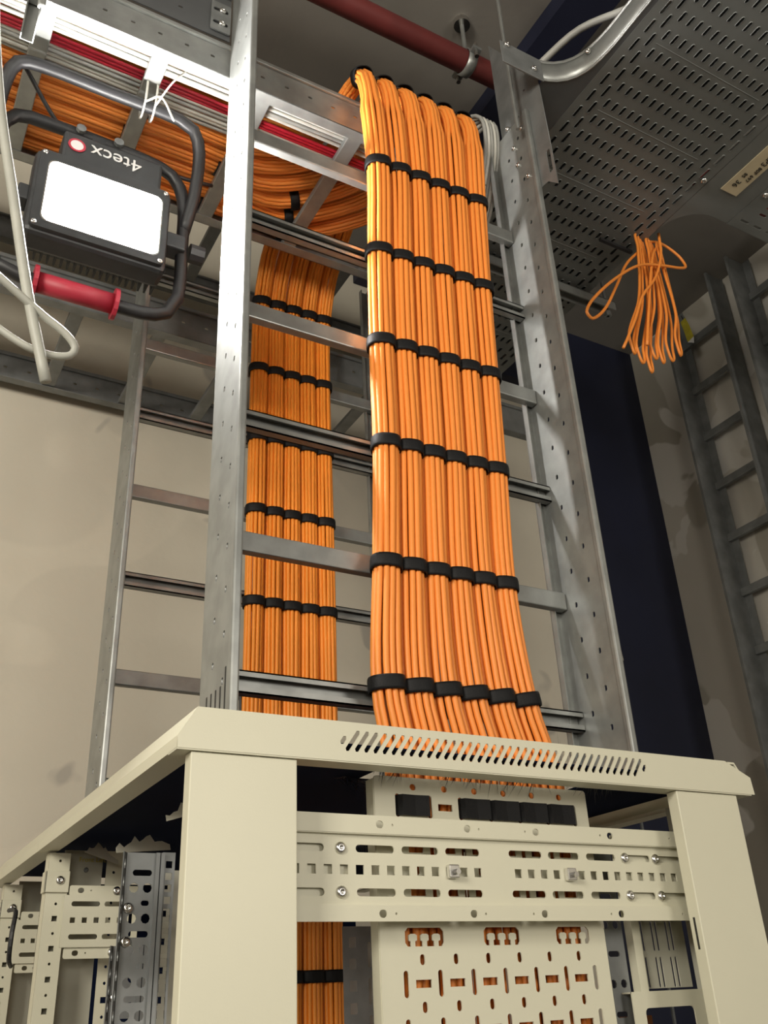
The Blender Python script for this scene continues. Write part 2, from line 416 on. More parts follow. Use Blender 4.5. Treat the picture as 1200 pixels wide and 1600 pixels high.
bp1 = rear_frame(1.65, .312)
bp2 = rear_frame(2.06, .312)
add('panel_print', text_me('Front Left', .011, (.372, 1.7095, 2.048), (1, 0, 0), (0, 0, 1)), 'yellt', bp1)
add('panel_bolt', screw_me((.385, 1.7095, 2.035), (0, -1, 0), .004), 'galv2', bp1, True)

# galvanised 19-inch upright
def upright(x, y, zt, m='galv2'):
    hs = []
    z = zt - .025; k = 0
    while z > 1.30:
        if k % 4 == 0: hs.append(slot(x + .030, z, .026, .0075, 3))
        elif k % 4 == 2: hs += [slot(x + .036, z, .011, .0065, 3)]
        else: hs += [disc(x + .020, z, .0062, 9), disc(x + .038, z, .0062, 9)]
        z -= .0185; k += 1
    p = add('rack_upright', plate_me(rect(x + .008, x + .046, 1.25, zt), hs, (0, y, 0), (1, 0, 0), (0, 0, 1), .002), m, rack)
    add('ridge', box_me((x + .046, x + .051, y - .006, y, 1.25, zt), (x + .0525, x + .0575, y - .006, y, 1.25, zt), (x + .046, x + .0575, y - .001, y + .001, 1.25, zt)), m, p)
    hs = [rect(x + .062, x + .071, z, z + .009) for z in [zt - .018 - i * .0148 for i in range(48)]]
    add('hole_strip', plate_me(rect(x + .0575, x + .0745, 1.25, zt + .002), hs, (0, y + .004, 0), (1, 0, 0), (0, 0, 1), .002), m, p)
    hs = [rect(.004, .009, z, z + .012) for z in [zt - .02 - i * .022 for i in range(30)]]
    add('side_flange', plate_me(rect(0, .014, 1.25, zt), hs, (x + .001, y - .010, 0), (.5, .85, 0), (0, 0, 1), .0015), m, p)
    for zz in (zt - .068, zt - .108):
        add('screw', screw_me((x + .014, y - .001, zz), (0, -1, 0), .0068), 'chrome', p, True)
    return p
upright(.336, 1.30, 2.003)
upright(.385, 1.52, 1.905)
add('side_plate', plate_me(rect(.40, .44, 1.5, 1.99), [rect(.412, .420, 1.965 - i * .035, 1.973 - i * .035) for i in range(8)], (0, 1.36, 0), (1, 0, 0), (0, 0, 1), .002), 'creamd', rack)
# parts visible right of the cable plate
ir = add('inner_upright', plate_me(rect(.930, .968, 1.3, 2.0), [h for i in range(14) for h in ((slot(.948, 1.965 - i * .036, .020, .007, 3),) if i % 2 else (disc(.940, 1.965 - i * .036, .0055), disc(.958, 1.965 - i * .036, .0055)))],
                               (0, 1.066, 0), (1, 0, 0), (0, 0, 1), .002), 'galv2', rack)
hs = []
for z in (1.878, 1.833, 1.94):
    for x in (1.000, 1.019, 1.027, 1.0465, 1.055): hs.append(slot(x, z, .0042, .038, 3))
add('slotted_panel', plate_me(rect(.985, 1.078, 1.8135, 1.99), hs, (0, 1.062, 0), (1, 0, 0), (0, 0, 1), .002), 'creamd', rack)
add('panel_edge', box_me((.972, .986, 1.050, 1.064, 1.805, 2.0)), 'cream', rack)
add('lower_bracket', plate_me(rect(.952, 1.085, 1.70, 1.8105), [rect(.972, 1.06, 1.715, 1.791, .006)], (0, 1.048, 0), (1, 0, 0), (0, 0, 1), .002), 'cream', rack)
add('bracket_top', box_me((.952, 1.085, 1.048, 1.07, 1.8085, 1.8105)), 'cream', rack)
add('copper_bar', box_me((.960, 1.012, 1.08, 1.086, 1.772, 1.782)), 'copper', rack)
add('equipment_frame', plate_me(rect(.71, .775, 1.3, 1.92), [rect(.720, .732, 1.89 - i * .03, 1.905 - i * .03) for i in range(18)] + [slot(.755, 1.88 - i * .05, .006, .036) for i in range(11)], (0, 1.40, 0), (1, 0, 0), (0, 0, 1), .002), 'galv2', rack)
add('equipment_side', box_me((.772, .775, 1.40, 1.50, 1.3, 1.92)), 'galv2', rack)
add('back_sheet', box_me((.48, 1.10, 2.10, 2.104, .4, 2.06)), 'roofm', rack)
# torn film under the roof
def torn(x0, y0, z0, L, sgn):
    pts = [(0, 0)]; n = 14
    for i in range(n + 1): pts.append((L * i / n, .016 * math.sin(i / n * PI) + random.uniform(0, .012)))
    pts.append((L, 0))
    return pts
for (x, y, z, L, u) in ((.36, 1.42, 2.020, .10, (.9, .35, .12)), (.37, 1.22, 2.03, .08, (.75, -.6, .18)), (.36, 1.62, 2.05, .07, (.9, .4, -.2))):
    setp(add('torn_film', poly_prism(torn(0, 0, 0, L, 1), (x, y, z), u, (-.1, .25, .9), .0006), 'paper', rack), 'torn white packing film under the roof')
blackloop = tube_me([(.300, 1.90, 1.99), (.305, 1.86, 1.985), (.30, 1.84, 1.95), (.302, 1.85, 1.91), (.315, 1.9, 1.90)], .004, 6, .01)
setp(add('cable_loop', blackloop, 'blackp', origin=(.30, 1.86, 1.95)), 'small black cable loop behind the rear frame post', 'cable')

# hook-and-loop straps threaded through the cable plate
def plate_strap(xa, xb, label):
    prof = [(xa - .002, PY + .004), (xa, PY - .002), (xa + .004, PY - .0075), ((xa + xb) / 2, PY - .006), (xb - .004, PY - .0075), (xb, PY - .002), (xb + .002, PY + .004)]
    rings = []
    for x, y in prof: rings.append([Vector((x, y, 2.027 - .0125)), Vector((x, y, 2.027 + .0125)), Vector((x, y + .0018, 2.027 + .0125)), Vector((x, y + .0018, 2.027 - .0125))])
    o = add('hook_and_loop_strap', sweep_me(rings), 'black', origin=((xa + xb) / 2, PY, 2.027))
    setp(o, label, 'strap', 'straps on the perforated plate')
plate_strap(px[0], px[1], 'lone black strap at the left of the perforated plate top')
for i, s in enumerate(('first', 'second', 'third', 'last')):
    plate_strap(px[2 + i], px[3 + i], s + ' black strap in the row of four along the perforated plate')

# ------------------------------------------------------------------ cable ladders
def stringer_v(root, x, y0, y1, z0, z1, inward, name='side_rail', pitch=.052, m='galv', near_lip=.006):
    """vertical side rail: holed web at x from y0 (near) to y1 (far), rolled near edge, far flange"""
    hs = []; z = z0 + .05; k = 0; D = y1 - y0
    while z < z1 - .02:
        hs.append(slot(.30 * D if k % 2 else .62 * D, z, .0062, .0095, 3)); z += pitch / 2 * 1.15; k += 1
    o = add(name, plate_me(rect(0, D, z0, z1), hs, (x, y0, 0), (0, 1, 0), (0, 0, 1), .0018), m, root)
    add('rolled_edge', box_me((x - near_lip, x + near_lip, y0 - .006, y0 + .006, z0, z1), bevel=.003), m, o)
    a, b = sorted((x, x + inward * .020))
    add('far_flange', box_me((a, b, y1 - .002, y1, z0, z1), bevel=.0007), m, o)
    a, b = sorted((x + inward * .018, x + inward * .020))
    add('flange_lip', box_me((a, b, y1 - .012, y1, z0, z1)), m, o)
    return o
def rung(root, x0, x1, yf, z, kind, m='galv', h=.030, d=.016):
    y0, y1 = yf - d, yf
    if kind:   # open channel facing the near side
        me = box_me((x0, x1, y1 - .002, y1, z - h / 2, z + h / 2), (x0, x1, y0, y1, z + h / 2 - .002, z + h / 2), (x0, x1, y0, y1, z - h / 2, z - h / 2 + .002),
                    (x0, x1, y0, y0 + .002, z + h / 2 - .008, z + h / 2), (x0, x1, y0, y0 + .002, z - h / 2, z - h / 2 + .009))
    else:
        me = box_me((x0, x1, y0, y1, z - h / 2, z + h / 2), bevel=.002)
    return add('rung', me, m, root)

L1 = Root('cable_ladder', 'tall galvanised cable ladder rising from the front of the cabinet, carrying six bundles', 'cable ladder', (.676, 1.05, 2.08))
stringer_v(L1, .372, 1.0, 1.115, 2.080, 3.62, 1)
rs = stringer_v(L1, .981, 1.0, 1.115, 2.080, 3.464, -1)
for i, z in enumerate((2.183, 2.383, 2.585, 2.79, 2.99, 3.185)):
    rung(L1, .374, .979, 1.108, z, i % 2 == 0)
ext = add('joiner_plate', plate_me([(.95, 3.205), (.975, 3.235), (1.09, 3.25), (1.09, 3.79), (.955, 3.53)], [rect(.957, .968, 3.25, 3.31, .003)] + [disc(1.0 + .03 * (i % 2), 3.33 + .05 * i, .003) for i in range(5)],
                                 (.9875, 0, 0), (0, 1, 0), (0, 0, 1), .002), 'galv2', L1)
for y, z in ((1.02, 3.43), (1.05, 3.40), (1.045, 3.345), (1.02, 3.29), (1.06, 3.47)):
    add('bolt', screw_me((.979, y, z), (-1, 0, 0), .006), 'chrome', ext, True)
# slots at the foot of the left rail
for i in range(5):
    add('foot_slot', box_me((.3708, .3716, 1.022 + i * .016, 1.026 + i * .016, 2.11, 2.155 + (.02 if i == 0 else 0))), 'ink', L1)

L2 = Root('cable_ladder', 'galvanised cable ladder standing behind, carrying five bundles', 'cable ladder', (.676, 1.65, 2.08))
stringer_v(L2, .372, 1.6, 1.712, 2.080, 3.52, 1)
stringer_v(L2, .981, 1.6, 1.712, 2.080, 3.52, -1)
for i, z in enumerate((2.17, 2.37, 2.568, 2.765, 2.955, 3.14, 3.34)):
    rung(L2, .374, .979, 1.706, z, i % 2 == 0)

# horizontal ladder at the top
L3 = Root('cable_ladder', 'horizontal galvanised cable ladder under the ceiling loaded with cables', 'cable ladder', (.2, 1.3, 3.35))
def stringer_h(root, y, x0, x1, z0, z1, inward, m='galv'):
    H = z1 - z0; hs = [slot(x0 + .04 + .05 * i, H * .5, .009, .0055, 3) for i in range(int((x1 - x0 - .05) / .05))]
    o = add('side_rail', plate_me(rect(x0, x1, 0, H), hs, (0, y, z0), (1, 0, 0), (0, 0, 1), .0018), m, root)
    add('rolled_edge', box_me((x0, x1, y - .006, y + .006, z1 - .006, z1 + .006), bevel=.003), m, o)
    a, b = sorted((y, y + inward * .022)); add('bottom_flange', box_me((x0, x1, a, b, z0, z0 + .002)), m, o)
    return o
stringer_h(L3, 1.126, -.9, .955, 3.352, 3.430, 1)
stringer_h(L3, 1.497, -.9, .99, 3.352, 3.430, -1)
for i in range(9):
    x = -.75 + .2 * i
    add('rung', box_me((x - .016, x + .016, 1.127, 1.495, 3.354, 3.368), bevel=.002), 'galv', L3)
# upper dark side plate left of the front ladder with its joiner
up = Root('tray_side_plate', 'dark steel tray side plate with bolted joiner at the upper left', 'cable tray', (-.2, 1.04, 3.45))
Hs = [slot(-.85 + .07 * i, .04 + .05 * (i % 2), .009, .005, 3) for i in range(17)]
ob = add('side_rail', plate_me(rect(-.9, .368, 0, .125), Hs, (0, 1.118, 3.438), (1, 0, 0), (0, 0, 1), .002), 'trayd', up)
add('top_edge', box_me((-.9, .368, 1.112, 1.124, 3.560, 3.568)), 'trayd', ob)
jp = add('joiner_plate', plate_me(rect(.328, .367, 3.452, 3.535, .003), [slot(.347, 3.475, .03, .01), slot(.347, 3.513, .03, .01)], (0, 1.114, 0), (1, 0, 0), (0, 0, 1), .003), 'galv2', up)
for z in (3.475, 3.513): add('bolt', screw_me((.350, 1.112, z), (0, -1, 0), .007), 'chrome', jp, True)
# short vertical ladder at the far left edge
L4 = Root('cable_ladder', 'short bright vertical ladder section hanging at the top left edge', 'cable ladder', (-.1, 1.06, 3.2))
stringer_v(L4, .035, 1.03, 1.10, 3.20, 3.62, -1)
stringer_v(L4, -.30, 1.03, 1.10, 3.20, 3.62, 1)
for z in (3.3, 3.5): rung(L4, -.298, .033, 1.095, z, 0)

# ladder running along the back wall
L5 = Root('cable_ladder', 'dull cable ladder running horizontally along the back wall near the ceiling', 'cable ladder', (.3, 2.0, 3.3))
for y, s in ((1.83, 1), (2.205, -1)):
    H = .085; o = add('side_rail', plate_me(rect(-1.2, 1.6, 0, H), [slot(-1.1 + .06 * i, .045, .010, .006) for i in range(44)], (0, y, 3.30), (1, 0, 0), (0, 0, 1), .002), 'galv2', L5)
    add('flange', box_me((-1.2, 1.6, min(y, y + s * .025), max(y, y + s * .025), 3.298, 3.300), (-1.2, 1.6, y - .007, y + .007, 3.38, 3.39)), 'galv2', o)
for i in range(13):
    x = -.93 + .2 * i; add('rung', box_me((x - .016, x + .016, 1.832, 2.203, 3.302, 3.316), bevel=.002), 'galv2', L5)
# second tier rail above it
L6 = Root('cable_ladder', 'upper dull cable ladder close to the ceiling behind the work lamp', 'cable ladder', (.3, 2.0, 3.75))
for y in (1.83, 2.15):
    o = add('side_rail', box_me((-1.2, 1.6, y - .001, y + .001, 3.72, 3.80), (-1.2, 1.6, y - .012, y + .012, 3.718, 3.720), (-1.2, 1.6, y - .008, y + .008, 3.80, 3.806)), 'galv2', L6)
for i in range(7): x = -1.0 + .4 * i; add('rung', box_me((x - .016, x + .016, 1.832, 2.148, 3.722, 3.736)), 'galv2', L6)

# vertical ladders fixed on the right wall
def wall_ladder(ya, yb, label, zt=4.12):
    R = Root('cable_ladder', label, 'cable ladder', (2.44, (ya + yb) / 2, 1.0), 'ladders on the right wall')
    for y, s in ((ya, 1), (yb, -1)):
        o = add('side_rail', box_me((2.385, 2.47, y - .001, y + .001, 1.0, zt), bevel=.0), 'galv2', R)
        add('flange', box_me((2.468, 2.470, min(y, y + s * .03), max(y, y + s * .03), 1.0, zt), (2.380, 2.392, y - .005, y + .005, 1.0, zt)), 'galv2', o)
    z = 1.16
    while z < zt - .05:
        add('rung', box_me((2.452, 2.468, ya + .001, yb - .001, z - .014, z + .014), bevel=.002), 'galv2', R); z += .2
wall_ladder(1.665, 1.895, 'vertical cable ladder on the right wall with a yellow tag')
wall_ladder(1.29, 1.57, 'vertical cable ladder on the right wall, cut by the photo edge')

# ------------------------------------------------------------------ perforated tray
TZ = 3.50
T = Root('perforated_tray', 'wide perforated steel cable tray overhead at the right with paper label', 'cable tray', (1.3, 1.1, TZ))
ry = [.926 + .0447 * n for n in range(-17, 21)]
holes = []; rims = []
for n, y in enumerate(ry):
    for i in range(14): holes.append(slot(1.148 + .0222 * i, y + .045, .0072, .0225, 3))
for y in ry:
    for x in (1.104, 1.486): holes.append(slot(x, y, .0068, .031, 3))
    for x in (1.126, 1.465): holes.append(slot(x, y + .0223, .0068, .031, 3))
y0t, y1t = ry[0] - .03, ry[-1] + .09
bot = add('tray_bottom', plate_me(rect(1.082, 1.512, y0t, y1t), holes, (0, 0, TZ), (1, 0, 0), (0, 1, 0), .0015), 'tray', T)
# pressed rims round the slots
bm = bmesh.new()
for h in holes:
    cx = sum(p[0] for p in h) / len(h); cy = sum(p[1] for p in h) / len(h); k = len(h)
    a = [bm.verts.new((p[0], p[1], TZ - .0009)) for p in h]
    b = [bm.verts.new((p[0] + (p[0] - cx) / max(math.hypot(p[0] - cx, p[1] - cy), 1e-6) * .0024, p[1] + (p[1] - cy) / max(math.hypot(p[0] - cx, p[1] - cy), 1e-6) * .0024, TZ + .0002)) for p in h]
    c = [bm.verts.new((p[0], p[1], TZ + .0016)) for p in h]
    a2 = [bm.verts.new(v.co + Vector((0, 0, -.0012))) for v in a]
    for j in range(k):
        l = (j + 1) % k
        bm.faces.new((a2[j], a2[l], b[l], b[j])); bm.faces.new((c[j], c[l], a2[l], a2[j]))
o = add('slot_rims', tome(bm), 'tray', bot); o['kind'] = 'stuff'
for y in [.947 + .178 * n for n in range(-4, 6)]:
    add('crease', cyl_me((1.142, y + .001, TZ - .0004), (1.44, y + .001, TZ - .0004), .0012, 6), 'tray', bot)
add('tray_side', box_me((1.508, 1.512, 1.16, y1t, TZ, TZ + .06), (1.082, 1.085, 1.06, y1t, TZ, TZ + .06), bevel=.0005), 'tray', T)
add('slot_shade_sheet', box_me((1.075, 1.52, y0t, y1t, TZ + .061, TZ + .063)), 'trayd', T)  # unseen sheet added above the tray bottom to keep its slots dark
# right branch plate with curved inner corner
arc = [(1.512 + .10 - .10 * math.cos(t), 1.16 - .0 - .10 * math.sin(t)) for t in [PI / 2 * i / 8 for i in range(9)]]
br = [(1.512, .35), (1.66, .35), (1.66, 1.06)] + arc[::-1]
add('branch_plate', plate_me(br, [], (0, 0, TZ - .001), (1, 0, 0), (0, 1, 0), .002), 'tray', T)
side = [Vector((p[0], p[1], TZ)) for p in arc]
add('branch_side', sweep_me([[p, p + Vector((0, 0, .06)), p + Vector((.002, .002, .06)), p + Vector((.002, .002, 0))] for p in side]), 'tray', T)
hs = []
for i in range(10):
    for j in range(13): hs.append(slot(1.715 + .045 * i, 1.02 - .0222 * j - .02, .0225, .0072, 3))
    hs.append(slot(1.69 + .045 * i, 1.035, .028, .0068, 3))
add('branch_tray', plate_me(rect(1.655, 2.2, .6, 1.06), hs, (0, 0, TZ - .003), (1, 0, 0), (0, 1, 0), .0015), 'tray', T)
add('branch_rim', box_me((1.655, 2.2, 1.058, 1.062, TZ - .003, TZ + .06)), 'tray', T)
for x, y in ((1.497, .985), (1.668, .95)): add('bolt', screw_me((x, y, TZ - .004), (0, 0, -1), .008), 'chrome', T, True)
# left branch with curved rail
pts = [(.900, .945), (.955, .945), (1.0, .940), (1.035, .920), (1.058, .885), (1.068, .83), (1.068, .76), (1.066, .3)]
pl = [(p[0], p[1]) for p in spline([(a, b, 0) for a, b in pts], .015)]
lb = [(1.085, .25), (1.085, 1.06), (.995, 1.06), (.985, .945)] + pl[3:]
add('branch_plate', plate_me([(1.085, .3), (1.085, 1.058), (.992, 1.058), (.99, .945)] + [p for p in pl if p[0] > .992 and p[1] > .31] + [(1.066, .3)], [], (0, 0, TZ + .001), (1, 0, 0), (0, 1, 0), .002), 'trayd', T)
cr = add('curved_side', sweep_me([[Vector((x, y, TZ)), Vector((x, y, TZ + .055)), Vector((x + .002, y + .002, TZ + .055)), Vector((x + .002, y + .002, TZ))] for x, y in pl]), 'galv', T, True)
add('curved_rim', tube_me([(x, y, TZ + .056) for x, y in pl], .0035, 6, smooth=False), 'galv', cr)
add('curved_rim', tube_me([(x, y, TZ) for x, y in pl], .0025, 6, smooth=False), 'galv', cr)
add('end_bracket', box_me((.885, .99, .940, .943, TZ - .008, TZ + .058), bevel=.001), 'galv2', T)
for x, z in ((.90, 3.55), (.965, 3.515), (1.058, 3.545)): add('bolt', screw_me((x, .938 if x < 1 else .87, z), (0 if x < 1 else -.6, -1, 0), .007), 'chrome', T, True)
# paper label glued under the tray
lab = add('label', box_me((1.553, 1.605, .80, .985, TZ - .0045, TZ - .0025)), 'label', T); lab['label'] = 'tan paper label with printed codes'
for txt, sz, xx, yy in (('36ALP3', .026, 1.580, .835), ('80F 697', .018, 1.585, .905), ('85', .017, 1.567, .932), ('36', .026, 1.567, .955)):
    add('print', text_me(txt, sz * .8, (xx, yy - .01, TZ - .0052), (0, 1, 0), (1, 0, 0)), 'ink', lab)
# strut under the tray
st = Root('support_strut', 'steel support strut crossing under the perforated tray', 'strut', (1.3, 1.42, 3.46))
add('channel', merge(box_me((1.02, 1.59, 1.405, 1.408, 3.458, 3.486), (1.02, 1.59, 1.432, 1.435, 3.458, 3.486), (1.02, 1.59, 1.405, 1.435, 3.484, 3.4865))), 'galv', st)
add('end_nut', cyl_me((1.57, 1.42, 3.455), (1.57, 1.42, 3.44), .010, 6), 'galv2', st)
add('hanger_rod', cyl_me((1.57, 1.42, 3.44), (1.57, 1.42, CZ), .004, 8), 'galv2', st)

# ------------------------------------------------------------------ cable bundles
def superring(a, b, n, e=2.7):
    """n points evenly spaced along a superellipse outline"""
    N = 240; P = []
    for i in range(N):
        t = 2 * PI * i / N; c, s = math.cos(t), math.sin(t)
        P.append((a * math.copysign(abs(c) ** (2 / e), c), b * math.copysign(abs(s) ** (2 / e), s)))
    acc = [0]
    for i in range(N): acc.append(acc[-1] + math.dist(P[i], P[(i + 1) % N]))
    out = []
    for k in range(n):
        d = acc[-1] * k / n; i = max(j for j in range(N) if acc[j] <= d); out.append(P[i])
    return out
def bundle(name, label, group, pts, w0, widths, strap_idx, m, ncab=11, rc=.0046):
    """a strapped bundle: cables laid round the outline of the bundle, straps at the path positions given"""
    path = spline(pts, .028); T_, W_, N_ = frames(path, w0)
    R = Root(name, label, 'cable bundle', tuple(path[-1]), group)
    # rounded cross-section offsets in fractions
    offs = superring(1.0, 1.0, ncab, 2.3)
    jit = [(random.uniform(-.05, .05), random.uniform(-.05, .05), random.uniform(0, 6.3)) for _ in range(ncab)]
    wd = [widths(p) for p in path]
    for c in range(ncab):
        ox, oy = offs[c]; jx, jy, ph = jit[c]; rings = []
        for i, (p, x, y) in enumerate(zip(path, W_, N_)):
            wob = .0007 * math.sin(i * .23 + ph)
            ctr = p + x * ((wd[i][0] - rc) * ox + wob) + y * ((wd[i][1] - rc) * oy + wob)
            rings.append([ctr + x * (rc * math.cos(2 * PI * j / 9)) + y * (rc * math.sin(2 * PI * j / 9)) for j in range(9)])
        add('cable', sweep_me(rings), m, R, True)
    for test in strap_idx:
        i = min(range(len(path)), key=lambda q: test(path[q]))
        p, t, x, y = path[i], T_[i], W_[i], N_[i]; a, b = wd[i][0] + .0016, wd[i][1] + .0016
        ring = superring(a, b, 26, 2.5); h = .0100; rings = []
        for s_, g in ((-h, 0), (-h, .0016), (-h * .6, .0022), (h * .6, .0022), (h, .0016), (h, 0)):
            rings.append([p + t * s_ + x * (q[0] * (1 + g / a)) + y * (q[1] * (1 + g / b)) for q in ring])
        add('strap', sweep_me(rings, caps=False), 'black', R, True)
    return R
ZT = [3.55, 3.40, 3.19, 2.97, 2.77, 2.575, 2.37, 2.19, 2.077, 1.90, 1.2]
LT = [.613, .613, .625, .617, .612, .611, .601, .590, .607, .602, .602]
RT = [.897, .897, .886, .874, .865, .856, .847, .862, .893, .890, .890]
def lerp(z, A):
    for i in range(len(ZT) - 1):
        if ZT[i] >= z >= ZT[i + 1]:
            t = (ZT[i] - z) / (ZT[i] - ZT[i + 1]); return A[i] * (1 - t) + A[i + 1] * t
    return A[0] if z > ZT[0] else A[-1]
names = ['leftmost', 'second', 'third', 'fourth', 'fifth', 'rightmost']
def near_z(z): return lambda p: abs(p.z - z) + max(0, p.y - 1.09) * 10
def near_x(x): return lambda p: abs(p.x - x) + abs(p.z - 3.39) * 3
for k in range(6):
    def xk(z, k=k): a, b = lerp(z, LT), lerp(z, RT); return a + (k + .5) / 6 * (b - a)
    x = xk(3.45); y = 1.285 + .037 * k
    pts = [(-.85, y, 3.388), (x - .32, y, 3.388), (x - .15 - .012 * k, y, 3.392), (x - .03, 1.20 + .45 * (y - 1.19), 3.435), (x, 1.132, 3.478), (x, 1.085, 3.462), (x, 1.061, 3.40)]
    for z in (3.19, 2.97, 2.77, 2.575, 2.37, 2.19): pts.append((xk(z), 1.060, z))
    pts += [(xk(2.077), 1.062, 2.077), (xk(1.98), 1.066, 1.98), (xk(1.5), 1.066, 1.5), (xk(1.3), 1.066, 1.30)]
    def widths(p):
        if p.z > 3.36: return (.0185, .0175)
        return ((lerp(p.z, RT) - lerp(p.z, LT)) / 12 - .0002, .0185)
    ord_ = names[k] + (' of the six' if k in (0, 5) else ' from the left of the six')
    bundle('cable_bundle', f'orange cable bundle on the front ladder, {ord_}', 'orange bundles on the front ladder', pts, (0, 1, 0), widths,
           [near_z(z + random.uniform(-.004, .004)) for z in (3.19, 2.973, 2.768, 2.571, 2.363, 2.186)] + [lambda p: abs(p.y - 1.088) + abs(p.z - 3.465)] +
           [near_x(.45), near_x(.25)] + ([near_x(.645)] if k > 2 else []), 'orange')
names5 = ['leftmost', 'second', 'third', 'fourth', 'rightmost']
for k in range(5):
    x = .652 + .0405 * k; y = 1.44 - .045 * k; z2 = 3.505
    pts = [(-.85, y, z2), (x - .34, y, z2), (x - .16, y + .0, z2), (x - .03, 1.46 + (y - 1.44) * .3, z2 + .005), (x, 1.535, 3.485), (x, 1.60, 3.42), (x, 1.640, 3.31), (x, 1.648, 3.18)]
    for z in (2.9, 2.6, 2.3, 2.1, 1.8, 1.3): pts.append((x, 1.648, z))
    ord_ = names5[k] + (' of the five' if k in (0, 4) else ' from the left of the five')
    bundle('cable_bundle', f'orange cable bundle on the rear ladder, {ord_}', 'orange bundles on the rear ladder', pts, (0, 1, 0), lambda p: (.0196, .0180),
           [(lambda p, z=z: abs(p.z - z) + max(0, 1.57 - p.y) * 10) for z in (3.305, 3.115, 2.925, 2.742, 2.553, 2.35, 1.865)], 'orange2', 12, .0041)

# other cables lying in the horizontal ladder
def lone(name, label, group, pts, r, m, cat='cable', step=.05):
    o = add(name, tube_me(pts, r, 8, step), m, origin=tuple(pts[0]), smooth=True); setp(o, label, cat, group); return o
ORD = ['first', 'second', 'third', 'fourth', 'fifth', 'sixth', 'seventh', 'eighth', 'ninth', 'tenth', 'eleventh', 'twelfth']
for i in range(3):
    y = 1.203 + .0075 * i
    lone('red_cable', f'{ORD[i]} of three red cables in the horizontal ladder, counted from its near rail', 'red cables in the horizontal ladder', [(-.85, y - .004, 3.374), (0, y, 3.375), (.5, y + .003, 3.374), (.96, y + .004, 3.374)], .0035, 'redc')
for i in range(10):
    y = 1.153 + .0092 * i if i < 5 else 1.226 + .0088 * (i - 5)
    dy = random.uniform(-.003, .003)
    lone('pale_cable', f'{ORD[i]} pale cable from the near rail of the horizontal ladder', 'pale cables in the horizontal ladder',
         [(-.85, y, 3.374), (-.2, y + dy, 3.376 + .003 * (i % 2)), (.3, y - dy, 3.374), (.8, y + dy, 3.375), (.96, y, 3.374)], .0042, 'white' if i % 3 else 'grey')
for i in range(5):
    x = .935 + .0085 * i
    lone('grey_cable', f'{ORD[i]} light grey cable looping down beside the rightmost orange bundle, from the left', 'grey cables by the joiner',
         [(x - .03, 1.30 + .01 * i, 3.46), (x - .01, 1.22, 3.52), (x, 1.15, 3.57 - .006 * i), (x + .008, 1.10, 3.53), (x + .012, 1.10, 3.45), (x + .010, 1.128, 3.36), (x, 1.15, 3.28), (x - .01, 1.17, 3.2 + .012 * i)], .0042, 'white' if i % 2 else 'grey', step=.02)
lone('grey_hose', 'thick grey cable curving into the right tray', None, [(1.0, 1.01, 3.575), (1.02, .96, 3.60), (1.06, .88, 3.63), (1.12, .78, 3.62), (1.15, .5, 3.52), (1.15, .1, 3.51)], .008, 'grey', step=.02)
for i in range(4):
    lone('pale_cable', f'{ORD[i]} thin pale cable curving into the right tray, from its rim', 'thin cables in the right tray', [(.998, .99 + .012 * i, 3.515 + .003 * i), (1.03, .965 + .012 * i, 3.525), (1.075 + .008 * i, .91, 3.53), (1.092 + .006 * i, .80, 3.52), (1.1 + .008 * i, .4, 3.512)], .004, 'white' if i % 2 else 'grey', step=.02)
lone('black_cable', 'thin black cable beside the leftmost rear bundle', None, [(.60, 1.69, 2.75), (.61, 1.685, 2.58), (.60, 1.68, 2.52), (.615, 1.675, 2.44), (.64, 1.68, 2.38), (.64, 1.68, 2.1)], .003, 'blackp', step=.02)
# dangling white cables at the left edge
lone('white_cable', 'straight white cable hanging down past the work lamp', None, [(-.06, .90, 3.6), (-.03, .90, 3.05), (.002, .90, 2.84), (.045, .90, 2.66), (.075, .90, 2.54), (.108, .90, 2.428)], .0062, 'offwhite', step=.02)
lone('white_cable', 'white cable bent into a loop at the left photo edge', None, [(-.30, .86, 2.78), (-.05, .88, 2.60), (.04, .89, 2.545), (.095, .90, 2.515), (.122, .90, 2.498), (.134, .902, 2.484), (.130, .905, 2.474), (.110, .908, 2.470), (.08, .91, 2.476), (.03, .92, 2.51), (-.04, .93, 2.56), (-.3, .95, 2.7)], .0046, 'offwhite', step=.005)

